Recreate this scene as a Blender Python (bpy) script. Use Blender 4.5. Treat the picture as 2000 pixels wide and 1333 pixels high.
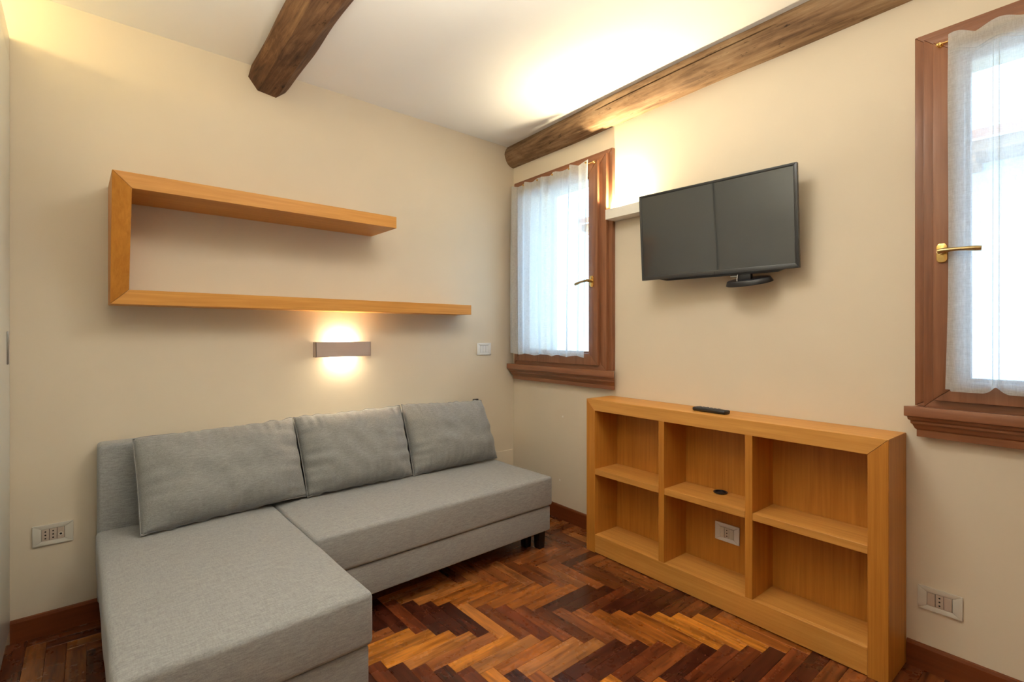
import bpy, bmesh, math, random
from math import sin, cos, pi, radians, sqrt
from mathutils import Vector, Matrix, noise
random.seed(7)
for o in list(bpy.data.objects): bpy.data.objects.remove(o)
SC = bpy.context.scene
COL = SC.collection
TH = -0.0448          # the window wall is not quite square to the sofa wall
H = 2.487             # ceiling height

# ------------------------------------------------------------------ camera
cam = bpy.data.cameras.new('camera'); camo = bpy.data.objects.new('camera', cam); COL.objects.link(camo)
cam.sensor_width = 36; cam.lens = 978.7/2000*36; cam.shift_y = -(666.5-651.3)/2000; cam.clip_start = .02
camo.location = (-2.3494, -2.6788, 1.1786)
camo.rotation_euler = (pi/2, 0, -0.717)
SC.camera = camo
SC.view_settings.view_transform = 'Standard'; SC.view_settings.look = 'None'
SC.view_settings.gamma = 1; SC.view_settings.use_curve_mapping = False
SC.view_settings.exposure = 0.30

# ------------------------------------------------------------------ world, sun, lamps
WORLD_STR = 6.2
w = bpy.data.worlds.new('world'); SC.world = w; w.use_nodes = True
wn = w.node_tree.nodes; wl = w.node_tree.links
bg = wn['Background']; bg.inputs['Strength'].default_value = WORLD_STR
tc = wn.new('ShaderNodeTexCoord'); sx = wn.new('ShaderNodeSeparateXYZ'); cr = wn.new('ShaderNodeValToRGB')
wl.new(tc.outputs['Generated'], sx.inputs[0]); wl.new(sx.outputs['Z'], cr.inputs[0]); wl.new(cr.outputs[0], bg.inputs['Color'])
cr.color_ramp.elements[0].position = 0.0; cr.color_ramp.elements[0].color = (.50, .74, 1.0, 1)
cr.color_ramp.elements[1].position = .8; cr.color_ramp.elements[1].color = (.42, .66, 1.0, 1)

def light(name, kind, loc, rot, energy, color, size=(.1, .1), spread=None):
    l = bpy.data.lights.new(name, kind); l.energy = energy; l.color = color
    if kind == 'AREA':
        l.shape = 'RECTANGLE'; l.size, l.size_y = size
        if spread: l.spread = spread
    o = bpy.data.objects.new(name, l); o.location = loc; o.rotation_euler = rot; COL.objects.link(o)
    return o
sun = light('sun', 'SUN', (-6, -3, 8), (0, radians(-38), radians(12)), 2.6, (1, .98, .95)); sun.data.angle = radians(2)
# added overhead fill, out of view under the ceiling, to brighten the sofa top
light('overhead_fill', 'AREA', (-1.25, -1.55, H-.05), (0, 0, 0), 9, (1, .95, .86), (.55, .55))
light('bounced_light', 'AREA', (-1.9, -2.0, 1.80), (pi, 0, 0), 34, (1, .93, .77), (.5, .5))  # added upward fill, out of view, brightens the room off the ceiling
x_, y_ = -.045*cos(TH)+3.75*sin(TH), -3.75
light('second_wall_uplighter', 'AREA', (x_-.01, y_, 1.86), (pi, 0, TH), 12, (1, .76, .40), (.06, .30))
# warm lamp standing on the wardrobe, outside the frame
wlamp = light('wardrobe_top_lamp', 'POINT', (-2.93, -.40, 2.355), (0, 0, 0), 10, (1, .76, .34)); wlamp.data.shadow_soft_size = .04
WARM = (1, .84, .55)

# ------------------------------------------------------------------ helpers
def R2(x, y):
    return (x*cos(TH)-y*sin(TH), x*sin(TH)+y*cos(TH))
def link(name, me, parent=None, loc=None, rot=None):
    o = bpy.data.objects.new(name, me); COL.objects.link(o)
    if parent: o.parent = parent
    if loc: o.location = loc
    if rot is not None: o.rotation_euler = (0, 0, rot) if not hasattr(rot, '__len__') else rot
    return o
def tag(o, label=None, cat=None, group=None, kind=None):
    if label: o['label'] = label
    if cat: o['category'] = cat
    if group: o['group'] = group
    if kind: o['kind'] = kind
    return o
def thing(name, label, cat, loc, rot=0, group=None):
    return tag(link(name, None, None, loc, rot), label, cat, group)
def finish(bm, name, m, bevel=0, seg=2, smooth=None, recalc=True):
    if recalc: bmesh.ops.recalc_face_normals(bm, faces=bm.faces)
    if bevel:
        es = [e for e in bm.edges if len(e.link_faces) == 2 and e.calc_face_angle(0) > radians(25)]
        bmesh.ops.bevel(bm, geom=es, offset=bevel, segments=seg, profile=.5, affect='EDGES', clamp_overlap=True)
    me = bpy.data.meshes.new(name); bm.to_mesh(me); bm.free()
    if isinstance(m, (list, tuple)):
        for k in m: me.materials.append(k)
    elif m: me.materials.append(m)
    if smooth is None: smooth = bool(bevel)
    if smooth:
        for p in me.polygons: p.use_smooth = True
        me.set_sharp_from_angle(angle=radians(32))
    return me
def part(name, bm, m, parent, bevel=0, label=None, seg=2, smooth=None, loc=None, rot=None):
    o = link(name, finish(bm, name, m, bevel, seg, smooth), parent, loc, rot)
    if label: o['label'] = label
    return o
def box(bm, x0, x1, y0, y1, z0, z1):
    v = [bm.verts.new((x, y, z)) for z in (z0, z1) for y in (y0, y1) for x in (x0, x1)]
    for f in ((0, 2, 3, 1), (4, 5, 7, 6), (0, 1, 5, 4), (2, 6, 7, 3), (0, 4, 6, 2), (1, 3, 7, 5)):
        bm.faces.new([v[i] for i in f])
    return v
def prism(bm, pts, axis, a0, a1):
    """polygon pts (2-D) swept along axis from a0 to a1; axis 'x': pts=(y,z); 'y': (x,z); 'z': (x,y)"""
    def P(p, a):
        return {'x': (a, p[0], p[1]), 'y': (p[0], a, p[1]), 'z': (p[0], p[1], a)}[axis]
    A = [bm.verts.new(P(p, a0)) for p in pts]; B = [bm.verts.new(P(p, a1)) for p in pts]
    n = len(pts)
    bm.faces.new(A[::-1]); bm.faces.new(B)
    for i in range(n): bm.faces.new((A[i], A[(i+1) % n], B[(i+1) % n], B[i]))
def cyl(bm, c, d, r, l, seg=20, r2=None):
    """cylinder from c along unit d"""
    d = Vector(d).normalized(); q = d.to_track_quat('Z', 'Y').to_matrix().to_4x4()
    bmesh.ops.create_cone(bm, cap_ends=True, segments=seg, radius1=r, radius2=r if r2 is None else r2, depth=l,
                          matrix=Matrix.Translation(Vector(c)+d*l/2) @ q)
def tube(bm, pts, rad, seg=10):
    """swept tube through pts; rad a number or list; rad items may be (a,b)"""
    pts = [Vector(p) for p in pts]; n = len(pts); rings = []
    up = Vector((0, 0, 1))
    for i, p in enumerate(pts):
        t = (pts[min(i+1, n-1)]-pts[max(i-1, 0)]).normalized()
        if abs(t.z) > .95: up = Vector((0, 1, 0))
        s = t.cross(up).normalized(); u = s.cross(t)
        r = rad[i] if hasattr(rad, '__len__') else rad
        a, b = r if hasattr(r, '__len__') else (r, r)
        rings.append([bm.verts.new(p+s*a*cos(2*pi*k/seg)+u*b*sin(2*pi*k/seg)) for k in range(seg)])
    for A, B in zip(rings, rings[1:]):
        for k in range(seg): bm.faces.new((A[k], A[(k+1) % seg], B[(k+1) % seg], B[k]))
    bm.faces.new(rings[0][::-1]); bm.faces.new(rings[-1])
def B(): return bmesh.new()

# window-wall frame: n = distance out of the wall into the room, s = distance from the room's corner
def wthing(name, label, cat, n, s, z, group=None):
    x, y = R2(-n, -s)
    o = thing(name, label, cat, (x, y, z), TH, group); o['_n'] = n; o['_s'] = s; o['_z'] = z
    return o
class WB:
    """boxes given in window-wall coordinates, stored relative to a base point"""
    def __init__(self, base=(0, 0, 0)): self.bm = bmesh.new(); self.b = base
    def box(self, n0, n1, s0, s1, z0, z1):
        bn, bs, bz = self.b
        box(self.bm, -(n1-bn), -(n0-bn), -(s1-bs), -(s0-bs), z0-bz, z1-bz); return self
    def P(self, n, s, z):
        bn, bs, bz = self.b; return Vector((-(n-bn), -(s-bs), z-bz))
    def hexa(self, pts):
        v = [self.bm.verts.new(self.P(*p)) for p in pts]
        for f in ((0, 1, 2, 3), (7, 6, 5, 4), (0, 4, 5, 1), (1, 5, 6, 2), (2, 6, 7, 3), (3, 7, 4, 0)):
            self.bm.faces.new([v[i] for i in f])
        return self
    def ring(self, n0, n1, s0, s1, z0, z1, wl, wr, wb, wt):
        """mitred picture frame: four boards"""
        a = (s0, s1, z0, z1); i = (s0+wl, s1-wr, z0+wb, z1-wt)
        O = [(s0, z0), (s1, z0), (s1, z1), (s0, z1)]; I = [(i[0], i[2]), (i[1], i[2]), (i[1], i[3]), (i[0], i[3])]
        for k in range(4):
            j = (k+1) % 4; q = [O[k], O[j], I[j], I[k]]
            self.hexa([(n0, s, z) for s, z in q]+[(n1, s, z) for s, z in q])
        return self

# ------------------------------------------------------------------ materials
def mat(name, base, rough=.5, metal=0, spec=.5, **kw):
    m = bpy.data.materials.new(name); m.use_nodes = True
    b = m.node_tree.nodes['Principled BSDF']
    b.inputs['Base Color'].default_value = (*base, 1); b.inputs['Roughness'].default_value = rough
    b.inputs['Metallic'].default_value = metal; b.inputs['Specular IOR Level'].default_value = spec
    for k, v in kw.items(): b.inputs[k.replace('_', ' ')].default_value = v
    return m
def nodes(m): return m.node_tree.nodes, m.node_tree.links, m.node_tree.nodes['Principled BSDF']
def ramp(N, stops):
    r = N.new('ShaderNodeValToRGB'); e = r.color_ramp.elements
    while len(e) > 1: e.remove(e[-1])
    e[0].position = stops[0][0]; e[0].color = (*stops[0][1], 1)
    for p, c in stops[1:]:
        k = e.new(p); k.color = (*c, 1)
    return r
def coords(N, L, scale, kind='Object', rand=False):
    t = N.new('ShaderNodeTexCoord'); mp = N.new('ShaderNodeMapping'); mp.inputs['Scale'].default_value = scale
    L.new(t.outputs[kind], mp.inputs['Vector'])
    if rand:
        oi = N.new('ShaderNodeObjectInfo'); mul = N.new('ShaderNodeMath'); mul.operation = 'MULTIPLY'; mul.inputs[1].default_value = 7
        L.new(oi.outputs['Random'], mul.inputs[0]); cb = N.new('ShaderNodeCombineXYZ')
        for k in range(3): L.new(mul.outputs[0], cb.inputs[k])
        L.new(cb.outputs[0], mp.inputs['Location'])
    return mp.outputs[0]
def noi(N, L, vec, scale, detail=4, rough=.55, dist=0):
    n = N.new('ShaderNodeTexNoise'); n.inputs['Scale'].default_value = scale; n.inputs['Detail'].default_value = detail
    n.inputs['Roughness'].default_value = rough; n.inputs['Distortion'].default_value = dist
    L.new(vec, n.inputs['Vector']); return n.outputs['Fac']
def bump(N, L, b, fac, strength, dist=.002):
    k = N.new('ShaderNodeBump'); k.inputs['Strength'].default_value = strength; k.inputs['Distance'].default_value = dist
    L.new(fac, k.inputs['Height']); L.new(k.outputs[0], b.inputs['Normal']); return k
def mixc(N, L, a, b_, fac, mode='MIX'):
    m = N.new('ShaderNodeMix'); m.data_type = 'RGBA'; m.blend_type = mode
    if hasattr(fac, 'is_linked'): L.new(fac, m.inputs[0])
    else: m.inputs[0].default_value = fac
    for s, v in ((6, a), (7, b_)):
        if hasattr(v, 'is_linked'): L.new(v, m.inputs[s])
        else: m.inputs[s].default_value = (*v, 1)
    return m.outputs[2]
def plaster(name, c, var=.03):
    m = mat(name, c, .85, 0, .2); N, L, b = nodes(m)
    v = coords(N, L, (1, 1, 1))
    f = noi(N, L, v, 1.6, 3)
    r = ramp(N, [(.3, tuple(k*(1-var) for k in c)), (.7, tuple(min(1, k*(1+var)) for k in c))]); L.new(f, r.inputs[0])
    L.new(r.outputs[0], b.inputs['Base Color']); bump(N, L, b, noi(N, L, v, 140, 3), .12, .001)
    return m
def wood(name, dark, light_, axis, fine=70, rough=.42, stretch=.06, rand=True, contrast=(.3, .72), bmp=.08, coat=0):
    m = mat(name, light_, rough, 0, .4); N, L, b = nodes(m)
    sc = [1, 1, 1]; sc['xyz'.index(axis)] = stretch
    v = coords(N, L, sc, rand=rand)
    f1 = noi(N, L, v, fine, 5, .6, .3); f2 = noi(N, L, v, fine*.12, 3, .5, 1.2)
    ad = N.new('ShaderNodeMix'); ad.inputs[0].default_value = .45; L.new(f1, ad.inputs[2]); L.new(f2, ad.inputs[3])
    r = ramp(N, [(contrast[0], dark), (contrast[1], light_)]); L.new(ad.outputs[0], r.inputs[0])
    L.new(r.outputs[0], b.inputs['Base Color']); bump(N, L, b, f1, bmp, .001)
    if coat: b.inputs['Coat Weight'].default_value = coat; b.inputs['Coat Roughness'].default_value = .25
    return m
M = {}
M['wall'] = plaster('wall_paint', (.73, .645, .515))
M['ceiling'] = plaster('ceiling_paint', (.89, .885, .86), .01)
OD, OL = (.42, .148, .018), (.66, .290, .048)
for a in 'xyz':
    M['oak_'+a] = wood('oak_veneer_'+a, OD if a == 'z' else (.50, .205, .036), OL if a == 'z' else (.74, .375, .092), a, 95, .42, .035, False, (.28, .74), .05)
    M['win_'+a] = wood('stained_window_wood_'+a, (.175, .066, .030), (.375, .162, .080), a, 60, .38, .05, False, (.3, .75), .08, .2)
    M['base_'+a] = wood('baseboard_wood_'+a, (.13, .03, .007), (.24, .065, .016), a, 60, .4, .05, False)
M['plaster_filler'] = mat('plaster_filler', (.86, .82, .75), .8)
M['white_lacquer'] = mat('white_lacquer', (.78, .80, .74), .28)
M['seam_dark'] = mat('painted_gap_shade', (.03, .03, .03), .8)
M['grey_metal'] = mat('brushed_grey_metal', (.35, .35, .34), .35, .8)
M['lamp_white'] = mat('lamp_white_enamel', (.80, .78, .72), .4)
M['sconce'] = mat('sconce_taupe_enamel', (.46, .38, .345), .4, 0)
M['brass'] = mat('polished_brass', (.83, .56, .20), .22, 1)
M['brass_old'] = mat('worn_brass', (.50, .37, .18), .3, 1)
M['chrome'] = mat('chrome', (.7, .7, .7), .15, 1)
M['plate'] = mat('cover_plate_satin', (.66, .63, .56), .35)
M['plate_white'] = mat('cover_plate_white', (.80, .80, .79), .35)
M['module'] = mat('socket_module', (.52, .43, .36), .45)
M['module_white'] = mat('switch_module_white', (.78, .78, .78), .4)
M['hole'] = mat('socket_hole', (.008, .008, .008), .7)
M['black_plastic'] = mat('black_plastic', (.012, .012, .016), .35)
M['dark_plastic'] = mat('dark_plastic', (.03, .032, .036), .3)
M['remote'] = mat('remote_plastic', (.018, .018, .022), .4)
M['button'] = mat('rubber_button', (.10, .10, .11), .6)
M['screen'] = mat('screen_glass', (.052, .056, .057), .03, 0, .9)
M['black_leg'] = mat('black_leg', (.008, .008, .009), .4)
M['cable'] = mat('white_cable', (.7, .68, .65), .5)
def emit(name, c, s):
    m = mat(name, c, .5); b = m.node_tree.nodes['Principled BSDF']
    b.inputs['Emission Color'].default_value = (*c, 1); b.inputs['Emission Strength'].default_value = s; return m
M['bulb'] = emit('halogen_bulb', (1, .82, .55), 520)
M['diffuser'] = emit('uplight_bulb', (1, .85, .6), 30)
def fabric(name, d, l, ax='x'):
    m = mat(name, l, .9, 0, .15); N, L, b = nodes(m)
    v = coords(N, L, (.16, 1, 1), rand=True); v2 = coords(N, L, (1, .16, 1), rand=True)
    f = noi(N, L, v, 260, 3, .7); g = noi(N, L, v2, 300, 2, .7)
    ad = N.new('ShaderNodeMix'); ad.inputs[0].default_value = .4; L.new(f, ad.inputs[2]); L.new(g, ad.inputs[3])
    r = ramp(N, [(.33, d), (.67, l)]); L.new(ad.outputs[0], r.inputs[0]); L.new(r.outputs[0], b.inputs['Base Color'])
    b.inputs['Sheen Weight'].default_value = .25; b.inputs['Sheen Roughness'].default_value = .5
    bump(N, L, b, ad.outputs[0], .35, .0012); return m
M['fabric'] = fabric('sofa_fabric', (.235, .240, .240), (.385, .392, .392))
M['fabric_cushion'] = fabric('cushion_fabric', (.21, .214, .212), (.345, .350, .347))
# curtain: thin open weave, part see-through
def curtain_mat():
    m = bpy.data.materials.new('sheer_curtain'); m.use_nodes = True; N = m.node_tree.nodes; L = m.node_tree.links
    for n in list(N): N.remove(n)
    out = N.new('ShaderNodeOutputMaterial'); d = N.new('ShaderNodeBsdfDiffuse'); t = N.new('ShaderNodeBsdfTranslucent'); tr = N.new('ShaderNodeBsdfTransparent')
    v = coords(N, L, (1, 1, .12)); v2 = coords(N, L, (.12, .12, 1))
    f = noi(N, L, v, 420, 2, .7); g = noi(N, L, v2, 420, 2, .7)
    ad = N.new('ShaderNodeMix'); ad.inputs[0].default_value = .5; L.new(f, ad.inputs[2]); L.new(g, ad.inputs[3])
    mr = N.new('ShaderNodeMapRange'); mr.inputs[1].default_value = .3; mr.inputs[2].default_value = .7; mr.inputs[3].default_value = .14; mr.inputs[4].default_value = .46
    L.new(ad.outputs[0], mr.inputs[0])
    d.inputs[0].default_value = (.88, .91, .90, 1); t.inputs[0].default_value = (.66, .72, .75, 1); tr.inputs[0].default_value = (1, 1, 1, 1)
    a = N.new('ShaderNodeMixShader'); a.inputs[0].default_value = .5; L.new(d.outputs[0], a.inputs[1]); L.new(t.outputs[0], a.inputs[2])
    lw = N.new('ShaderNodeLayerWeight'); lw.inputs[0].default_value = .5        # cloth seen edge-on is denser
    iv = N.new('ShaderNodeMath'); iv.operation = 'SUBTRACT'; iv.inputs[0].default_value = 1; L.new(lw.outputs['Facing'], iv.inputs[1])
    ml = N.new('ShaderNodeMath'); ml.operation = 'MULTIPLY'; L.new(mr.outputs[0], ml.inputs[0]); L.new(iv.outputs[0], ml.inputs[1]); ml.use_clamp = True
    c = N.new('ShaderNodeMixShader'); L.new(ml.outputs[0], c.inputs[0]); L.new(a.outputs[0], c.inputs[1]); L.new(tr.outputs[0], c.inputs[2])
    L.new(c.outputs[0], out.inputs[0]); return m
M['curtain'] = curtain_mat()
def glass_mat():
    m = bpy.data.materials.new('window_glass'); m.use_nodes = True; N = m.node_tree.nodes; L = m.node_tree.links
    for n in list(N): N.remove(n)
    out = N.new('ShaderNodeOutputMaterial'); g = N.new('ShaderNodeBsdfGlossy'); g.inputs['Roughness'].default_value = .02
    tr = N.new('ShaderNodeBsdfTransparent'); tr.inputs[0].default_value = (.95, .97, .96, 1); fr = N.new('ShaderNodeFresnel'); fr.inputs[0].default_value = 1.25
    x = N.new('ShaderNodeMixShader'); L.new(fr.outputs[0], x.inputs[0]); L.new(tr.outputs[0], x.inputs[1]); L.new(g.outputs[0], x.inputs[2]); L.new(x.outputs[0], out.inputs[0]); return m
M['glass'] = glass_mat()
def parquet_mat():
    m = mat('parquet_wood', (.3, .1, .03), .3, 0, .5); N, L, b = nodes(m)
    oi = N.new('ShaderNodeObjectInfo')
    v = coords(N, L, (.10, 1, 1), rand=True); v1 = coords(N, L, (1, 1, 1), rand=True); vw = coords(N, L, (1, 1, 1), rand=True)
    f = noi(N, L, v, 75, 3, .55); g = noi(N, L, v, 26, 2, .45); h = noi(N, L, v1, 9, 4, .6)
    r = ramp(N, [(.30, (.42, .36, .34)), (.5, (.86, .84, .84)), (.72, (1.18, 1.15, 1.05))]); L.new(f, r.inputs[0])
    c = mixc(N, L, oi.outputs['Color'], r.outputs[0], .85, 'MULTIPLY')
    r2 = ramp(N, [(.36, (.42, .34, .30)), (.60, (1.05, 1.02, 1))]); L.new(g, r2.inputs[0])
    c = mixc(N, L, c, r2.outputs[0], .6, 'MULTIPLY')
    L.new(c, b.inputs['Base Color'])
    rr = ramp(N, [(.3, (.20,)*3), (.7, (.36,)*3)]); L.new(h, rr.inputs[0]); L.new(rr.outputs[0], b.inputs['Roughness'])
    bump(N, L, b, f, .025, .001); return m
M['parquet'] = parquet_mat()
def parquet_stuff_mat():
    m = mat('parquet_wood_far', (.26, .085, .025), .32, 0, .5); N, L, b = nodes(m)
    v = coords(N, L, (1, 1, 1)); f = noi(N, L, v, 60, 4); r = ramp(N, [(.3, (.12, .035, .012)), (.7, (.32, .11, .03))]); L.new(f, r.inputs[0]); L.new(r.outputs[0], b.inputs['Base Color'])
    return m
M['parquet_far'] = parquet_stuff_mat()
M['screed'] = mat('dark_joint_filler', (.035, .015, .008), .7)
def beam_mat(name, d, mid, l):
    m = mat(name, mid, .72, 0, .25); N, L, b = nodes(m)
    v = coords(N, L, (1, .07, 1)); v1 = coords(N, L, (1, .35, 1))
    f = noi(N, L, v, 60, 6, .65, .4); g = noi(N, L, v1, 7, 4, .6, .5)
    ad = N.new('ShaderNodeMix'); ad.inputs[0].default_value = .55; L.new(f, ad.inputs[2]); L.new(g, ad.inputs[3])
    r = ramp(N, [(.32, d), (.47, mid), (.66, l)]); L.new(ad.outputs[0], r.inputs[0]); L.new(r.outputs[0], b.inputs['Base Color'])
    vo = N.new('ShaderNodeTexNoise'); vo.inputs['Scale'].default_value = 34; vo.inputs['Detail'].default_value = 5; vo.inputs['Roughness'].default_value = .75
    L.new(coords(N, L, (1, .30, 1)), vo.inputs['Vector'])
    pr = ramp(N, [(.30, (.12, .09, .07)), (.40, (1, 1, 1))]); L.new(vo.outputs['Fac'], pr.inputs[0])
    L.new(mixc(N, L, r.outputs[0], pr.outputs[0], .9, 'MULTIPLY'), b.inputs['Base Color'])
    hm = N.new('ShaderNodeMix'); hm.inputs[0].default_value = .5; L.new(f, hm.inputs[2]); L.new(vo.outputs['Fac'], hm.inputs[3])
    bump(N, L, b, hm.outputs[0], .7, .009); return m
M['beam_log'] = beam_mat('old_log_wood', (.055, .026, .012), (.23, .135, .070), (.40, .27, .155))
M['beam_hewn'] = beam_mat('hewn_beam_wood', (.022, .010, .006), (.105, .050, .026), (.26, .145, .07))
M['stucco'] = plaster('outside_stucco', (.78, .82, .85))
M['roof_tile'] = mat('roof_tile', (.45, .18, .10), .8)
M['eave_wood'] = mat('eave_wood', (.40, .22, .12), .8)
M['shutter'] = mat('shutter_green', (.10, .18, .14), .6)
M['pavement'] = plaster('outside_paving', (.55, .52, .48))

# ------------------------------------------------------------------ the room shell
XL, YF = -3.16, -5.3            # left wall, wall behind the photographer
def struct(name, bm, m, rot=0, smooth=False):
    return tag(link(name, finish(bm, name, m, 0, 2, smooth), None, (0, 0, 0), rot), kind='structure')
b = B(); box(b, XL-.2, .45, 0, .3, -.12, H+.15); wall_back = struct('wall_back', b, M['wall'])
b = B(); box(b, XL-.2, XL, YF-.2, 0, -.12, H+.15); struct('wall_left', b, M['wall'])
b = B(); box(b, XL, .0, YF-.2, YF, -.12, H+.15); struct('wall_front', b, M['wall'])
b = B(); box(b, XL-.2, .6, YF-.2, .3, H, H+.2); ceiling = struct('ceiling', b, M['ceiling'])
# window wall with its two openings
WIN = [dict(s0=.037, s1=.922, z0=.966, z1=2.228, sl=.088, sr=.845), dict(s0=2.285, s1=3.170, z0=.925, z1=2.215, sl=2.342, sr=3.112)]
wbm = WB(); T0 = -.32
def wallseg(s0, s1, z0, z1): wbm.box(T0, 0, s0, s1, z0, z1)
o1 = (WIN[0]['s0']+.05, WIN[0]['s1']-.05, WIN[0]['z0']+.02, WIN[0]['z1']-.05)
o2 = (WIN[1]['s0']+.05, WIN[1]['s1']-.05, WIN[1]['z0']+.02, WIN[1]['z1']-.05)
SE = 5.5
wallseg(-.05, o1[0], -.12, H+.1); wallseg(o1[0], o1[1], -.12, o1[2]); wallseg(o1[0], o1[1], o1[3], H+.1)
wallseg(o1[1], o2[0], -.12, H+.1); wallseg(o2[0], o2[1], -.12, o2[2]); wallseg(o2[0], o2[1], o2[3], H+.1); wallseg(o2[1], SE, -.12, H+.1)
wall_right = struct('wall_right', wbm.bm, M['wall'], TH)
for (s_, z_) in ((.499, .651), (.472, .243)):
    q = WB(); cyl(q.bm, q.P(-.001, s_, z_), (-1, 0, 0), .006, .0022, 12)
    part('filled_screw_hole', q.bm, M['plaster_filler'], wall_right, smooth=False)
b = B(); box(b, -.16, -.012, -.004, .001, .10, .357); part('access_panel', b, M['wall'], wall_back, .0015)

# floor: herringbone of parquet blocks laid on a dark bed
b = B(); box(b, XL, .25, YF, 0, -.12, -.011); floor = struct('floor', b, M['screed'])
BW, BL, PHI = .0578, .2905, radians(-1.0)
O = Vector((-1.2885, -1.012)); G = .0004
cx, cy, cz = camo.location
Fd = Vector((sin(.717), cos(.717))); Rt = Vector((cos(.717), -sin(.717)))
def pix(x, y, z=0):
    d = Vector((x-cx, y-cy)); zc = d.dot(Fd)
    if zc < .15: return None
    return 1000+978.7*d.dot(Rt)/zc, 651.3-978.7*(z-cz)/zc
def inroom(x, y, e=0):
    nn = -(x*cos(TH)+y*sin(TH))
    return x > XL+e and y > YF+e and y < -e and nn > e
def clip(poly):
    def cut(poly, f):
        out = []
        for i in range(len(poly)):
            p, q = poly[i], poly[(i+1) % len(poly)]; a, c = f(p), f(q)
            if a >= 0: out.append(p)
            if (a >= 0) != (c >= 0): out.append(p+(q-p)*(a/(a-c)))
        return out
    e = .002
    for f in (lambda p: p.x-XL-e, lambda p: p.y-YF-e, lambda p: -p.y-e, lambda p: -(p.x*cos(TH)+p.y*sin(TH))-e):
        if len(poly) < 3: return []
        poly = cut(poly, f)
    return poly
def hidden(x, y):      # under the sofa, bookcase or wardrobe
    nn = -(x*cos(TH)+y*sin(TH)); ss = x*sin(TH)-y*cos(TH)
    return (x > -2.27 and x < -1.70 and y > -1.22) or (x < -.42 and x > -1.7 and y > -.62) or (nn < .16 and .92 < ss < 2.22) or x < -2.56
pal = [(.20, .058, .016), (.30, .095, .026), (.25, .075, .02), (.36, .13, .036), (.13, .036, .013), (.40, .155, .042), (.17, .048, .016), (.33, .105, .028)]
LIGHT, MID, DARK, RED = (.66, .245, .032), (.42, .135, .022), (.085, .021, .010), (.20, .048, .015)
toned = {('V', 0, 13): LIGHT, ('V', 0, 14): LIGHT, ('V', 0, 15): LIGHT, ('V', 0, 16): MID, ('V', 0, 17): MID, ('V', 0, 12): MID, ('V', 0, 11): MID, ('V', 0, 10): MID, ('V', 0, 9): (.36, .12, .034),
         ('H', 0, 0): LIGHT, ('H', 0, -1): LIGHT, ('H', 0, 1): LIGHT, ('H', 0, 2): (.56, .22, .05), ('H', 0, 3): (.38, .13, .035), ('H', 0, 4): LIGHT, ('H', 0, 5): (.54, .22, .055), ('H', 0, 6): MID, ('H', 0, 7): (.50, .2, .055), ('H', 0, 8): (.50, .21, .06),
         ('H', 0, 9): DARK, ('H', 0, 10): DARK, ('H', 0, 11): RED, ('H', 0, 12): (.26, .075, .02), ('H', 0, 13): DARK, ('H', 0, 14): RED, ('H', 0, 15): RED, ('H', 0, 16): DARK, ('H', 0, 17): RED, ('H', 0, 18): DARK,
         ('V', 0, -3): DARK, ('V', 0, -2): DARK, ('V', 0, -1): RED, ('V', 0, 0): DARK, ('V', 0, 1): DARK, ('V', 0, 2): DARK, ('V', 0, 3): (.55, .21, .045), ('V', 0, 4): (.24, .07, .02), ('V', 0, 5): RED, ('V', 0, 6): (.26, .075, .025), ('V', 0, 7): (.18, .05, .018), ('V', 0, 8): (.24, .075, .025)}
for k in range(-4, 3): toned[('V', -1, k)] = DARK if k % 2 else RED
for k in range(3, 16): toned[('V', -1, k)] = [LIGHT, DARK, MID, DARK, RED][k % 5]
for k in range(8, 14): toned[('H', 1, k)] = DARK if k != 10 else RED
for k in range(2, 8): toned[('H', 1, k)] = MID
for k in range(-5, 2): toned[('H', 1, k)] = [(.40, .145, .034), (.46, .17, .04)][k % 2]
proto = None
cand = []
rot = Matrix.Rotation(PHI, 2)
for j in range(-9, 9):
    for k in range(-70, 70):
        for kind in 'HV':
            ox, oy = k*BW+j*BL, -k*BW+j*BL
            c = Vector((ox-BL/2, oy+BW/2)) if kind == 'H' else Vector((ox+BW/2, oy+BL/2))
            hx, hy = (BL/2-G, BW/2-G) if kind == 'H' else (BW/2-G, BL/2-G)
            wc = O+rot @ c
            if not (-4 < wc.x < 1 and -6 < wc.y < .4): continue
            P4 = [O+rot @ (c+Vector(q)) for q in ((-hx, -hy), (hx, -hy), (hx, hy), (-hx, hy))]
            ins = [inroom(p.x, p.y, .002) for p in P4]
            if not any(ins): continue
            poly = P4 if all(ins) else clip(P4)
            if len(poly) < 3: continue
            vis = 0
            if not all(hidden(p.x, p.y) for p in P4):
                for p in P4+[wc]:
                    q = pix(p.x, p.y)
                    if q and -15 < q[0] < 2015 and q[1] < 1350 and not hidden(p.x, p.y): vis = 1/(wc-Vector((cx, cy))).length
            cand.append((vis, kind, j, k, wc, poly, all(ins)))
cand.sort(key=lambda t: -t[0])
nb = 0; rest = B()
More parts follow.
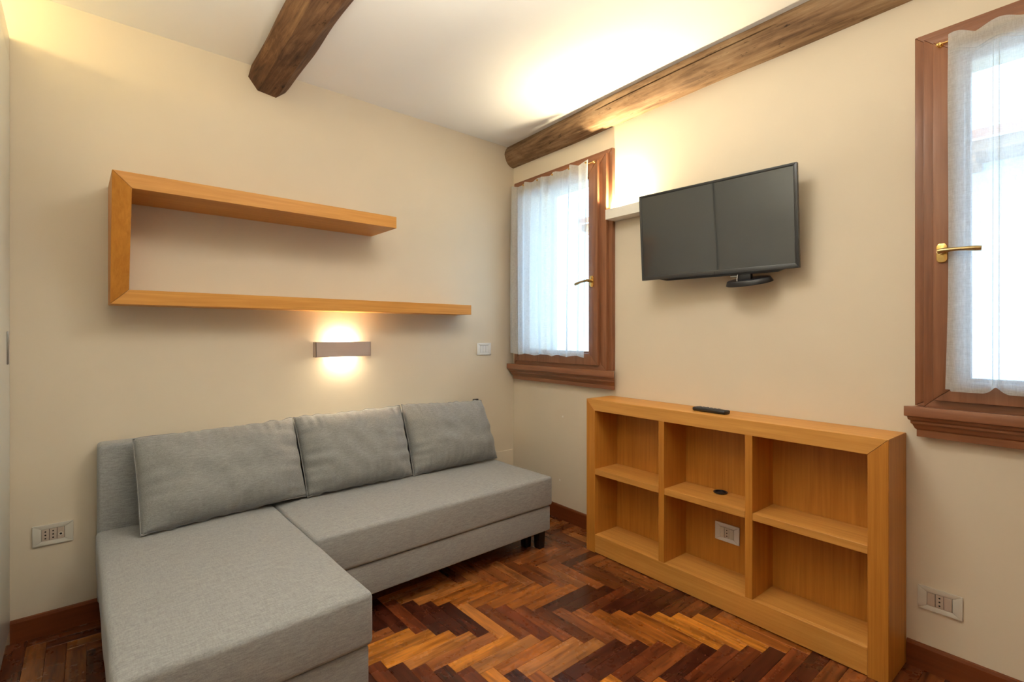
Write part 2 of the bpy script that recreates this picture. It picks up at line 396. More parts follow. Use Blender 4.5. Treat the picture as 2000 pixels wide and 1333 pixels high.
for vis, kind, j, k, wc, poly, whole in cand:
    rnd = random.Random(hash((kind == 'H', j, k)) & 0xffff)
    dz = rnd.uniform(-.0005, .0)
    if vis > 0 and nb < 298:
        nb += 1
        ang = PHI+(0 if kind == 'H' else pi/2)
        if whole:
            if proto is None:
                b = B(); box(b, -BL/2+G, BL/2-G, -BW/2+G, BW/2-G, -.012, 0)
                proto = finish(b, 'parquet_block', M['parquet'], .0006, 1)
            me = proto
        else:
            b = B(); im = Matrix.Rotation(-ang, 2)
            pl = [im @ (p-wc) for p in poly]
            prism(b, [(p.x, p.y) for p in pl], 'z', -.012, 0); me = finish(b, 'parquet_block', M['parquet'])
        o = link('parquet_block', me, floor, (wc.x, wc.y, dz), ang)
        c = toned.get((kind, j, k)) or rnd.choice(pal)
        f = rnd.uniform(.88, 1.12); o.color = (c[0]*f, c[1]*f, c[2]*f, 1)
    else:
        prism(rest, [(p.x, p.y) for p in poly], 'z', -.012, dz)
o = part('parquet_field', rest, M['parquet_far'], floor); o['kind'] = 'stuff'

# baseboards: board with a small rounded top
def baseboard(name, segs, m, rot=0):
    b = B()
    for (ax, a0, a1) in segs:
        pr = [(0, 0), (-.012, 0), (-.012, .078), (-.009, .0865), (0, .088)]
        if ax == 'x': prism(b, pr, 'x', a0, a1)
        else: prism(b, pr, 'y', a0, a1)
    return struct(name, b, m, rot)
baseboard('baseboard_back', [('x', -2.535, -.012)], M['base_x'])
baseboard('baseboard_right', [('y', -.893, -.012), ('y', -5.25, -2.258)], M['base_y'], TH)

# wardrobe along the left wall: only the edge of its white front is in frame
wd = thing('wardrobe', 'tall white built-in wardrobe front along the left edge, with slim grey handle', 'wardrobe', (-2.84, -1.1, 0))
def wbx(x0, x1, y0, y1, z0, z1, bm=None):
    bm = bm or B(); box(bm, x0+2.84, x1+2.84, y0+1.1, y1+1.1, z0, z1); return bm
for gy in (-.727, -1.456): part('gap_shade_strip', wbx(-2.5569, -2.553, gy-.0088 if gy > -1 else gy-.0058, gy+.0088 if gy > -1 else gy+.0058, .062, 2.21), M['seam_dark'], wd)  # dark strips over the white carcass: shade of the door gaps, painted in
bb = wbx(XL+.005, -2.557, -2.2, -.004, .06, 2.30); part('carcass', bb, M['white_lacquer'], wd)
part('plinth', wbx(XL+.005, -2.56, -2.2, -.004, .0, .06), M['white_lacquer'], wd)
part('fascia', wbx(-2.557, -2.537, -2.2, -.004, 2.215, 2.30), M['white_lacquer'], wd, .002)
DY = [(-.004, -.718), (-.736, -1.45), (-1.462, -2.2)]
for i, (a, c) in enumerate(DY):
    d = part('door', wbx(-2.556, -2.536, c, a, .062, 2.210), M['white_lacquer'], wd, .0015)
    if i == 0: part('handle', wbx(-2.537, -2.531, -.112, -.096, 1.065, 1.185), M['grey_metal'], d, .002, 'slim grey recessed handle')

# ------------------------------------------------------------------ ceiling beams
def beam(name, ring, y0, y1, n, off, m, label, rotz=0, seed=0, amp=.006, crack=None):
    """ring: list of (x, z) section points; off(t) -> (dx, dz) drift along the beam"""
    bm = B(); rings = []
    for i in range(n+1):
        t = i/n; y = y0+(y1-y0)*t; dx, dz = off(y); r = []
        for j, (x, z) in enumerate(ring):
            q = Vector((x*9+seed, y*2.6, z*9)); d1 = noise.noise(q)*amp; d2 = noise.noise(q+Vector((31, 7, 3)))*amp
            X, Z = x+dx+d1, z+dz+d2
            if z > H-.002: Z = H+.005
            if crack and j == crack[0]:
                g = crack[1](y); X += g; 
            if i == 0: Z = Z
            r.append(bm.verts.new((X, y, Z)))
        rings.append(r)
    k = len(ring)
    for A, Bq in zip(rings, rings[1:]):
        for j in range(k): bm.faces.new((A[j], A[(j+1) % k], Bq[(j+1) % k], Bq[j]))
    bm.faces.new(rings[0][::-1]); bm.faces.new(rings[-1])
    me = finish(bm, name, m, 0, 2, True); me.set_sharp_from_angle(angle=radians(17 if len(ring) < 9 else 30))
    o = link(name, me, None, (0, 0, 0), rotz); return tag(o, label, 'beam')
# hewn beam running out from the sofa wall
r1 = [(-1.697, H+.002), (-1.713, 2.424), (-1.672, 2.369), (-1.590, 2.361), (-1.548, 2.396), (-1.502, 2.468), (-1.499, H+.002)]
def off1(y):
    t = min(1, max(0, -y/.06)); return (y*.042-.004*sin(y*7), .0-(1-t)*-.004-.004*sin(y*5))
beam('hewn_ceiling_beam', r1, 0.0, -5.3, 150, off1, M['beam_hewn'], 'short dark hewn ceiling beam meeting the wall above the floating shelf', 0, 3, .007)
# round log along the top of the window wall
def ring2():
    pts = []
    pts.append((-.082, H+.002)); pts.append((-.100, 2.468)); pts.append((-.110, 2.448)); pts.append((-.1135, 2.4325)); pts.append((-.1138, 2.4295)); pts.append((-.1135, 2.4265))
    pts += [(-.109, 2.408), (-.100, 2.388), (-.086, 2.370), (-.066, 2.358), (-.040, 2.351), (-.015, 2.352), (.03, 2.356), (.03, H+.002)]
    return pts
def off2(y):
    s = -y; f = max(0, min(1, (1.2-s)/1.2)); 
    return (.030*f**1.3, -.002*sin(s*4)+(.012 if s > 1.6 else .012*max(0, (s-.9)/.7)))
def crk(y):
    s = -y
    a = max(0, min(1, (s-.86)/.12))*max(0, min(1, (1.85-s)/.1)); return .030*a*(.75+.4*noise.noise(Vector((s*9, 0, 0))))
beam('log_ceiling_beam', ring2(), 0.0, -5.3, 220, off2, M['beam_log'], 'long rounded log beam with a dark crack, above the windows and television', TH, 11, .004, (4, crk))

# ------------------------------------------------------------------ windows
def window(i, W, hs, hz):
    s0, s1, z0, z1, sl, sr = (W[k] for k in ('s0', 's1', 'z0', 'z1', 'sl', 'sr'))
    base = (0, (s0+s1)/2, z0); x, y = R2(0, -base[1])
    root = tag(link('window_%d' % (i+1), None, None, (x, y, z0), TH), kind='structure')
    def P(name, wb, m, bev=.002, par=root, label=None): return part(name, wb.bm, m, par, bev, label)
    # vertical boards and rails are separate pieces of the casing, frame and sash
    def rail_set(nm, n0, n1, a, c, zb, zt, w_, bev, wb_=None, par=root):
        O_ = [(a, zb), (c, zb), (c, zt), (a, zt)]; wl, wr, wbm_, wt = w_
        I_ = [(a+wl, zb+wbm_), (c-wr, zb+wbm_), (c-wr, zt-wt), (a+wl, zt-wt)]; res = []
        for k in range(4):
            j = (k+1) % 4; q = [O_[k], O_[j], I_[j], I_[k]]
            wb = WB(base); wb.hexa([(n0, s, z) for s, z in q]+[(n1, s, z) for s, z in q])
            res.append(part(nm+('_rail' if k % 2 == 0 else '_stile'), wb.bm, M['win_y'] if k % 2 == 0 else M['win_z'], par, bev))
        return res
    rail_set('casing', -.01, .024, s0, s1, z0, z1, (.05, .05, .03, .05), .003)
    rail_set('frame', -.03, .044, s0+.028, s1-.028, z0-.001, z1-.026, (.05, .05, .05, .05), .003)
    zs0, zs1 = z0+.027, z1-.055
    sash = tag(link('sash', None, root, (0, 0, 0)))
    sash = part('sash', WB(base).ring(-.012, .062, sl, sr, zs0, zs1, .080, .070, .068, .07).bm, M['win_z'], root, .003)
    # bead round the pane
    part('glazing_bead', WB(base).ring(.0, .030, sl+.078, sr-.068, zs0+.066, zs1-.068, .012, .012, .012, .012).bm, M['win_z'], sash, .002)
    part('window_pane', WB(base).box(.006, .012, sl+.076, sr-.066, zs0+.064, zs1-.066).bm, M['glass'], sash)
    # sill with moulded edge, returned at its ends
    prof = [(0, 0), (.065, 0), (.065, -.034), (.056, -.037), (.054, -.046), (.046, -.052), (.046, -.060), (.040, -.065), (.034, -.078), (.028, -.083), (.028, -.107), (0, -.107)]
    wb = WB(base); A = []; Bv = []
    L0, L1 = (s0-.022 if i else .002), s1+.046
    if i == 0: L0 = .004
    else: L0 = s0-.022
    for (n_, z_) in prof:
        e = (.065-n_)*.75
        A.append(wb.bm.verts.new(wb.P(n_, L0+(e if i else e), z0+z_))); Bv.append(wb.bm.verts.new(wb.P(n_, L1-e, z0+z_)))
    k = len(prof)
    for j in range(k): wb.bm.faces.new((A[j], A[(j+1) % k], Bv[(j+1) % k], Bv[j]))
    wb.bm.faces.new(A); wb.bm.faces.new(Bv[::-1])
    part('window_sill', wb.bm, M['win_y'], root, .0012)
    # handle on the sash
    hb = WB(base); pl = []
    hm = 'brass_old'
    q = B(); c0 = hb.P(.062, hs, hz)
    pts = []
    for kk in range(28):
        a = 2*pi*kk/28; dy = .0145*max(-1, min(1, 1.25*cos(a))); dz = .032*max(-1, min(1, 1.12*sin(a))); pts.append((c0.y+dy, c0.z+dz))
    prism(q, pts, 'x', c0.x, c0.x-.008)
    hd = part('window_handle', q, M['brass'], root, .002)
    q = B(); cyl(q, hb.P(.066, hs, hz+.002), (-1, 0, 0), .009, .032, 16)
    sg = 1 if i else -1
    path = [hb.P(.095, hs-sg*.004, hz+.002)]
    for t in (.0, .1, .25, .45, .65, .85, 1.0):
        path.append(hb.P(.097+.006*sin(t*pi), hs+sg*(.004+.098*t), hz+.002+(.002-.004*t+.002*sin(t*pi)) + (.0 if i else -.012*t)))
    tube(q, path, [.0085, .0085, .008, .0065, .006, .007, .0085, .008], 12)
    part('lever', q, M[hm], hd, 0, smooth=True)
    return root
window(0, WIN[0], .805, 1.478)
window(1, WIN[1], 2.367, 1.446)

# curtain rods and sheer curtains
def rod(s0, s1, z, label, nb):
    base = (.062, s0, z); r = wthing('curtain_rod', label, 'curtain rod', *base)
    wb = WB(base); cyl(wb.bm, wb.P(.072, s0, z), (0, -1, 0), .0032, s1-s0, 10); part('rod', wb.bm, M['brass'], r, smooth=True)
    for s in (s0+.004, s1-.004):
        wb = WB(base); cyl(wb.bm, wb.P(.062, s, z), (-1, 0, 0), .0045, .014, 12); cyl(wb.bm, wb.P(.062, s, z), (-1, 0, 0), .008, .002, 12)
        bmesh.ops.create_uvsphere(wb.bm, u_segments=12, v_segments=8, radius=.0065, matrix=Matrix.Translation(wb.P(.072, s-.004 if s < (s0+s1)/2 else s+.004, z)))
        part('rod_bracket', wb.bm, M['brass'], r, smooth=True)
    return r
rod(.098, .826, 2.162, 'thin brass rod across the top of the window beside the corner', 2)
rod(2.358, 3.10, 2.142, 'thin brass rod across the top of the window at the right edge', 2)
def curtain(name, label, base, fn, ns, nz, hem=None):
    r = wthing(name, label, 'curtain', *base); wb = WB(base); V = []
    for i in range(ns+1):
        V.append([wb.bm.verts.new(wb.P(*fn(i/ns, j/nz))) for j in range(nz+1)])
    for i in range(ns):
        for j in range(nz): wb.bm.faces.new((V[i][j], V[i+1][j], V[i+1][j+1], V[i][j+1]))
    me = finish(wb.bm, 'cloth', M['curtain'], 0, 2, True, recalc=False)
    link('cloth', me, r); return r
clips1 = [.10, .235, .375, .515, .66, .795]
def c1(u, v):     # v=0 bottom, 1 top
    sT = .098+.702*u; sB = .086+.680*u
    s = sB+(sT-sB)*v**.8
    ph = u*5*2*pi+.5*sin(u*9)
    amp = .011+.006*sin(u*17)
    k = max(0, sin(ph+.6*sin(3*v)))**.6*1.6-.6+.45*sin(ph*1.7+1+.8*v)
    n = .093+amp*k*(.75+.35*(1-v))
    d = min(abs(sT-c) for c in clips1); bay = .5+.5*cos(pi*min(1, d/.07))
    zt = 2.165+.014*bay; zb = 1.040+.005*sin(ph*.9+1)
    s += .006*sin(ph*.5)*(1-v)
    return n, s, zb+(zt-zb)*v
cu = curtain('sheer_curtain', 'gathered white sheer curtain on the window beside the corner', (.078, .45, 1.04), c1, 260, 60)
wb = WB((.078, .45, 1.04))
for c in clips1[1:]:
    q = WB((.078, .45, 1.04)); bmesh.ops.create_cone(q.bm, cap_ends=True, segments=14, radius1=.006, radius2=.006, depth=.004, matrix=Matrix.Translation(q.P(.107, c, 2.158)) @ Matrix.Rotation(pi/2, 4, 'Y'))
    part('eyelet', q.bm, M['brass'], cu, smooth=False, label='small brass eyelet')
joint2 = (2.50, 2.74, 2.98)
def c2(u, v):
    s = 2.378+.71*u+.012*v*(1-u)+.004*sin(v*5)
    n = .081+.003*sin(u*15+v*1.3)+.003*sin(u*31)
    j = min(abs(s-c) for c in joint2); 
    for c in joint2: n += .010*math.exp(-((s-c)/.010)**2)*(.4+.6*(1-v)) if v < .93 else 0
    d = min(abs(s-c) for c in (2.40, 2.505, 2.62, 2.74, 2.86, 2.98))
    bay = .5+.5*cos(pi*min(1, d/.055)); zt = 2.140+.022*bay**.7
    zb = .998+.012*math.exp(-(j/.012)**2)-.010*min(1, j/.03)
    if u < .02: zb += .006
    return n, s, zb+(zt-zb)*v
cu2 = curtain('sheer_curtain', 'flat white sheer curtain with stitched seams on the window at the right edge', (.076, 2.73, 1.0), c2, 240, 60)
for c in joint2:                                   # doubled cloth at the stitched seams and hems
    q = WB((.076, 2.73, 1.0))
    for d in (-.007, .007):
        pts = [q.P(*c2((c+d-2.378-.012*v*(1-(c-2.378)/.71)-.004*sin(v*5))/.71, v)) for v in [k/16*.93+.01 for k in range(17)]]
        tube(q.bm, [p+Vector((-.0015, 0, 0)) for p in pts], .0009, 6)
    part('stitched_seam', q.bm, M['curtain'], cu2, smooth=True)
q = WB((.076, 2.73, 1.0))
for vv in (.945, .953):
    tube(q.bm, [q.P(*c2(k/40, vv))+Vector((-.001, 0, 0)) for k in range(41)], .0010, 6)
part('hem', q.bm, M['curtain'], cu2, smooth=True)
q = WB((.078, .45, 1.04)); tube(q.bm, [q.P(*c1(k/160, .012))+Vector((-.001, 0, 0)) for k in range(161)], .0013, 6); part('hem', q.bm, M['curtain'], cu, smooth=True)

# ------------------------------------------------------------------ floating shelf above the sofa
sh = thing('floating_shelf', 'oak bracket-shaped wall shelf, two boards joined by an upright, above the sofa', 'shelf', (-2.246, 0, 1.294))
a0, b1, c1x, z0_, z1_, T = 0, 1.170, 1.760, 0, .4957, .0595
DT, DB = .2946, .1553
def sprism(pts, y0f, parent, name, m):
    """board seen from the front (x,z outline); its front edge depth depends on height (the upright tapers)"""
    b = B(); F_ = [b.verts.new((x, -(DB+(DT-DB)*max(0, min(1, (z-T)/(z1_-2*T)))), z)) for x, z in pts]; K = [b.verts.new((x, 0, z)) for x, z in pts]
    n = len(pts); b.faces.new(F_); b.faces.new(K[::-1])
    for i in range(n): b.faces.new((F_[i], F_[(i+1) % n], K[(i+1) % n], K[i]))
    return part(name, b, m, parent, .0008, seg=1)
g = .0006
sprism([(g, z1_), (b1, z1_), (b1, z1_-T), (T+g, z1_-T)], 0, sh, 'board', M['oak_x'])['label'] = 'deeper, shorter upper board'
sprism([(g, 0), (T+g, T), (c1x, T), (c1x, 0)], 0, sh, 'board', M['oak_x'])['label'] = 'long lower board'
sprism([(0, g), (0, z1_-g), (T, z1_-T-g), (T, T+g)], 0, sh, 'upright', M['oak_z'])

# wall lamp under the shelf
wlp = thing('wall_lamp', 'lit taupe box wall lamp glowing up and down under the shelf', 'lamp', (-1.2545, 0, 1.092))
b = B()
for (x0, x1, y0, y1) in ((-.1515, .1515, -.047, -.044), (-.1515, -.1485, -.047, -.002), (.1485, .1515, -.047, -.002)): box(b, x0, x1, y0, y1, -.040, .040)
part('lamp_shade', b, M['sconce'], wlp, .0006, seg=1)
b = B(); box(b, -.10, .10, -.006, -.0005, -.028, .028); part('back_plate', b, M['lamp_white'], wlp)
b = B(); cyl(b, (-.05, -.024, 0), (1, 0, 0), .006, .10, 12); part('bulb', b, M['bulb'], wlp, smooth=True)
b = B(); box(b, -.062, -.052, -.032, -.004, -.010, .010); part('bulb_holder', b, M['lamp_white'], wlp)
b = B(); box(b, .052, .062, -.032, -.004, -.010, .010); part('bulb_holder', b, M['lamp_white'], wlp)

# uplighter half hidden behind the television
up = wthing('wall_uplighter', 'white box uplighter on the wall, partly hidden behind the television', 'lamp', 0, 1.09, 1.84)
bs_ = (0, 1.09, 1.84); q = WB(bs_)
q.box(.002, .082, .921, 1.26, 1.812, 1.816); q.box(.078, .082, .921, 1.26, 1.816, 1.866); q.box(.002, .078, .921, .925, 1.816, 1.866); q.box(.002, .078, 1.256, 1.26, 1.816, 1.866); q.box(.002, .006, .925, 1.256, 1.816, 1.862)
part('lamp_housing', q.bm, M['lamp_white'], up)
q = WB(bs_); cyl(q.bm, q.P(.042, .930, 1.824), (0, -1, 0), .006, .06, 12); part('bulb', q.bm, M['diffuser'], up, smooth=True)
x, y = R2(-.042, -.952)
ul = light('uplighter_lamp', 'AREA', (x, y, 1.833), (pi, 0, TH), 16, WARM, (.030, .045))

# ------------------------------------------------------------------ television on its swivel mount
pl_, pr_ = Vector((-.165, -1.2215)), Vector((-.095, -1.929))     # left and right edges in window-wall axes (x=-n, y=-s)
mid = (pl_+pr_)/2; ang = math.atan2((pr_-pl_).y, (pr_-pl_).x)    # direction left->right
lx, ly = R2(*mid)
zt, zb = 1.859, 1.441
tv = tag(link('television', None, None, (lx, ly, (zt+zb)/2), (radians(4), 0, ang+TH)), 'black flat-screen television on the wall between the two windows', 'television')
HW, HH = .356, (zt-zb)/2
# local axes: +x towards the right edge, +y backwards to the wall
def tbox(x0, x1, y0, y1, z0, z1): b = B(); box(b, x0, x1, y0, y1, z0, z1); return b
def frame_ring(x0, x1, z0, z1, wl, wr, wb, wt, y0, y1):
    b = B(); O_ = [(x0, z0), (x1, z0), (x1, z1), (x0, z1)]; I_ = [(x0+wl, z0+wb), (x1-wr, z0+wb), (x1-wr, z1-wt), (x0+wl, z1-wt)]
    for k in range(4):
        j = (k+1) % 4; q = [O_[k], O_[j], I_[j], I_[k]]
        v = [b.verts.new((x, y0, z)) for x, z in q]+[b.verts.new((x, y1, z)) for x, z in q]
        for f in ((0, 1, 2, 3), (7, 6, 5, 4), (0, 4, 5, 1), (1, 5, 6, 2), (2, 6, 7, 3), (3, 7, 4, 0)): b.faces.new([v[t] for t in f])
    return b
part('bezel', frame_ring(-HW, HW, -HH, HH, .011, .014, .019, .011, 0, .020), M['dark_plastic'], tv, .0015)
part('screen', tbox(-HW+.0105, HW-.0135, .003, .006, -HH+.0185, HH-.0105), M['screen'], tv)
part('back_housing', tbox(-HW+.006, HW-.006, .0065, .034, -HH+.006, HH-.006), M['black_plastic'], tv, .006)
b = B(); prism(b, [(-.270, -HH+.001), (.300, -HH+.001), (.270, -HH-.009), (-.225, -HH-.009)], 'y', .006, .030); part('lower_lip', b, M['black_plastic'], tv, .001)
part('sensor_window', tbox(.010, .016, -.0012, .0, -HH+.003, -HH+.013), M['screen'], tv)
part('neck', tbox(.105, .165, .010, .036, -HH-.040, -HH), M['black_plastic'], tv, .003)
# half-moon foot under the neck
b = B(); pts = []
for k in range(40):
    a = 2*pi*k/40; pts.append((.150+.100*cos(a), .030+.056*sin(a)*(1.0 if sin(a) > 0 else .85)))
prism(b, pts, 'z', -.012, .010)
for v in b.verts:
    if v.co.z > 0: v.co.x = .145+(v.co.x-.145)*.90; v.co.y = .030+(v.co.y-.03)*.80
f = part('foot', b, M['black_plastic'], tv, .003); f.location = (0, 0, -HH-.054); 
f.rotation_euler = (radians(15), radians(-3), 0)
b = B(); cyl(b, (.075, .024, -HH-.014), (1, 0, 0), .0042, .085, 10); part('mount_rod', b, M['chrome'], tv, smooth=True, label='short chrome rod')
b = B(); tube(b, [(.112, .006, -HH-.008), (.110, .003, -HH-.03), (.112, .004, -HH-.058)], .0016, 6); part('cable', b, M['cable'], tv, smooth=True)
# swivel arm to the wall
xw, nw = .10, .135
b = B(); box(b, -.06, .06, .033, .040, -.06, .06); part('mount_plate', b, M['black_plastic'], tv, .002)
b = B(); tube(b, [(.0, .038, 0), (.05, .070, 0), (.03, .088, 0)], .011, 10); part('swivel_arm', b, M['black_plastic'], tv, smooth=True)
b = B(); box(b, -.01, .07, .082, .100, -.09, .09); part('wall_plate', b, M['black_plastic'], tv, .002)

# ------------------------------------------------------------------ bookcase
bk = (0, 1.575, 0); bc = wthing('bookcase', 'low oak bookcase of six open compartments under the television', 'bookcase', *bk)
D, S0, S1, HB, TB_ = .205, .894, 2.256, .8225, .0597
def frame_board(name, pts, ax, m):       # pts in (s, z), front to wall
    q = WB(bk); F_ = [q.bm.verts.new(q.P(D, s, z)) for s, z in pts]; K = [q.bm.verts.new(q.P(.003, s, z)) for s, z in pts]
    n = len(pts); q.bm.faces.new(F_); q.bm.faces.new(K[::-1])
    for i in range(n): q.bm.faces.new((F_[i], F_[(i+1) % n], K[(i+1) % n], K[i]))
    return part(name, q.bm, m, bc, .0008, seg=1)
frame_board('top_board', [(S0+g, HB), (S1-g, HB), (S1-TB_-g, HB-TB_), (S0+TB_+g, HB-TB_)], 'y', M['oak_y'])
frame_board('side_panel', [(S0, .0), (S0, HB-g), (S0+TB_, HB-TB_-g), (S0+TB_, .0)], 'z', M['oak_z'])
frame_board('side_panel', [(S1, .0), (S1, HB-g), (S1-TB_, HB-TB_-g), (S1-TB_, .0)], 'z', M['oak_z'])
def bb2(name, n0, n1, s0, s1, z0, z1, m, bev=.0008): return part(name, WB(bk).box(n0, n1, s0, s1, z0, z1).bm, m, bc, bev, seg=1)
bb2('back_panel', .004, .022, S0+TB_, S1-TB_, .06, HB-TB_, M['oak_z'])
bb2('bottom_board', .022, D-.019, S0+TB_, S1-TB_, .078, .0985, M['oak_y'])
bb2('plinth', D-.019, D-.0004, S0+TB_+.0005, S1-TB_-.0005, .004, .0985, M['oak_y'])
for a, c in ((1.3545, 1.3855), (1.7705, 1.8005)): bb2('divider', .022, D-.0004, a, c, .0988, HB-TB_, M['oak_z'])
for a, c in ((S0+TB_, 1.354), (1.386, 1.770), (1.801, S1-TB_)): bb2('shelf', .022, D-.001, a+.0003, c-.0003, .4205, .4495, M['oak_y'])
# cable outlet ring let into the middle shelf
q = WB(bk); c = q.P(.060, 1.585, .4495)
b = q.bm; NN = 28; rs = []
for (r, z) in ((.0305, 0), (.0300, .0025), (.0245, .0028), (.0225, -.0035), (0.012, -.0035)):
    rs.append([b.verts.new((c.x+r*cos(2*pi*k/NN), c.y+r*sin(2*pi*k/NN), c.z+z+.0002)) for k in range(NN)])
for A, Bq in zip(rs, rs[1:]):
    for k in range(NN): b.faces.new((A[k], A[(k+1) % NN], Bq[(k+1) % NN], Bq[k]))
b.faces.new(rs[-1])
if True:
    for v in b.verts: v.co.z += .0038
part('cable_outlet', b, M['black_plastic'], bc, smooth=True, label='round black cable outlet')

# remote control on the bookcase
q_n, q_s = .124, 1.575
x, y = R2(-q_n, -q_s); rm = tag(link('remote_control', None, None, (x, y, HB), (0, 0, TH-pi/2+radians(-4))), 'black remote control lying on top of the oak bookcase', 'remote control')
b = B(); pr = [(-.021, .003), (-.024, .010), (-.022, .016), (-.012, .0185), (.012, .0185), (.022, .016), (.024, .010), (.021, .003), (.015, .0005), (-.015, .0005)]
prism(b, pr, 'x', -.080, .080); part('shell', b, M['remote'], rm, .003)
for i in range(6):
    for j in range(3):
        part('button', tbox(-.066+i*.019, -.055+i*.019, -.014+j*.010, -.007+j*.010, .0180, .0200), M['button'], rm, .0008, seg=1)

# ------------------------------------------------------------------ sockets and switches (built facing -y, plate centre at the origin)
def plate(name, label, cat, modules, place, size=(.120, .080), mats=('plate', 'module')):
    """modules: list of 'blank','socket','switch','round'"""
    if place[0] == 'back': r = thing(name, label, cat, (place[1], 0, place[2]))
    elif place[0] == 'right':
        r = wthing(name, label, cat, place[3] if len(place) > 3 else 0, place[1], place[2]); r.rotation_euler = (0, 0, TH-pi/2)
    W_, H_ = size; mw = .0225*size[0]/.12; mh = .045*size[1]/.08; n = len(modules); hw = mw*n/2
    mp, mm = M[mats[0]], M[mats[1]]
    part('cover_plate', frame_ring(-W_/2, W_/2, -H_/2, H_/2, W_/2-hw, W_/2-hw, (H_-mh)/2, (H_-mh)/2, -.0075, -.0005), mp, r, .002)
    part('mounting_frame', tbox(-hw, hw, -.003, -.0008, -mh/2, mh/2), M['hole'], r)
    for i, k in enumerate(modules):
        x0 = -hw+i*mw+.0006; x1 = x0+mw-.0012; xc = (x0+x1)/2
        d = -.0085 if k in ('switch', 'blank') else -.0075
        o = part({'blank': 'blank_module', 'socket': 'socket_module', 'switch': 'switch_module', 'round': 'round_socket_module'}[k], tbox(x0, x1, d, -.0031, -mh/2+.0006, mh/2-.0006), mm, r, .0008, seg=1)
        if k == 'socket':
            for z in (-.0130, 0, .0130):
                b = B(); cyl(b, (xc, d-.0003, z*size[1]/.08), (0, 1, 0), .0028, .0008, 10); part('pin_hole', b, M['hole'], o, smooth=False)
        if k == 'round':
            b = B(); cyl(b, (xc, d-.0004, -.004), (0, 1, 0), .0075, .001, 16); part('jack_ring', b, M['plate'], o, smooth=False)
            b = B(); cyl(b, (xc, d-.0007, -.004), (0, 1, 0), .0040, .0006, 12); part('pin_hole', b, M['hole'], o, smooth=False)
    return r
plate('wall_socket', 'grey socket plate with two sockets, low on the wall left of the sofa', 'socket', ['socket', 'socket', 'round'], ('back', -2.4146, .3888))
plate('light_switch', 'small white light switch plate between the floating shelf and the corner window', 'switch', ['switch', 'switch', 'switch'], ('back', -.2685, 1.0727), (.118, .080), ('plate_white', 'module_white'))
plate('wall_socket', 'beige socket plate low on the wall right of the bookcase', 'socket', ['blank', 'socket', 'blank'], ('right', 2.349, .2537))
plate('wall_socket', 'white socket plate inside the lower middle compartment of the bookcase', 'socket', ['blank', 'socket', 'switch'], ('right', 1.599, .262, .0222), (.116, .082), ('plate_white', 'plate'))

# ------------------------------------------------------------------ corner sofa
sf = thing('corner_sofa', 'grey fabric corner sofa with a chaise on its left and short black legs', 'sofa', (-1.33, -.40, 0))
def sb(name, x0, x1, y0, y1, z0, z1, bev, parent=sf, puff=0, m='fabric', seg=4, n=14, wob=.0):
    """upholstered block: rounded box, subdivided, with a slight crown"""
    b = B(); box(b, x0+1.33, x1+1.33, y0+.40, y1+.40, z0, z1)
    es = list(b.edges); bmesh.ops.bevel(b, geom=es, offset=bev, segments=seg, profile=.5, affect='EDGES')
    X0, X1, Y0, Y1 = x0+1.33, x1+1.33, y0+.4, y1+.4
    if puff or wob:
        for ax, lo, hi, cnt in ((0, X0+bev, X1-bev, n), (1, Y0+bev, Y1-bev, n)):
            for k in range(1, cnt):
                p = [0, 0, 0]; p[ax] = lo+(hi-lo)*k/cnt; nn = [0, 0, 0]; nn[ax] = 1
                bmesh.ops.bisect_plane(b, geom=list(b.verts)+list(b.edges)+list(b.faces), plane_co=p, plane_no=nn)
        for v in b.verts:
            u = 2*(v.co.x-X0)/(X1-X0)-1; t = 2*(v.co.y-Y0)/(Y1-Y0)-1
            if v.co.z > z1-bev*.6:
                v.co.z += puff*(1-u**4)*(1-t**4) + wob*noise.noise(Vector((v.co.x*5, v.co.y*5, z0)))
            w_ = wob*noise.noise(Vector((v.co.x*6, v.co.y*6, v.co.z*5+4)))
            if abs(t) > .98: v.co.y += w_
            if abs(u) > .98: v.co.x += w_
    return part(name, b, M[m], parent, 0, smooth=True)
XR = -.372; XC = -1.668; XLs = -2.288; YS = -.752; YC = -1.262; ZS = .235; ZT = .392
sb('sofa_base', XC+.01, XR-.012, YS+.008, -.13, .100, ZS-.003, .007)
sb('seat_cushion', XC+.004, XR, YS, -.115, ZS, ZT, .015, puff=.010, wob=.003)
sb('chaise_base', XLs+.010, XC-.010, YC+.012, -.13, .100, ZS-.003, .007)
sb('chaise_cushion', XLs, XC, YC, -.115, ZS, ZT+.004, .017, puff=.012, wob=.003)
sb('backrest', XLs+.005, -.56, -.112, -.014, .10, .735, .016)
for (x, y) in ((-.425, -.70), (-.470, -.640), (-.425, -.17), (-1.74, -.60), (-2.24, -1.21), (-1.73, -1.21), (-2.24, -.17)):
    b = B(); x+=1.33; y+=.4
    v = box(b, x-.024, x+.024, y-.024, y+.024, 0, .1005)
    for q in v[:4]: q.co.x = x+(q.co.x-x)*.82; q.co.y = y+(q.co.y-y)*.82
    part('leg', b, M['black_leg'], sf, .002)

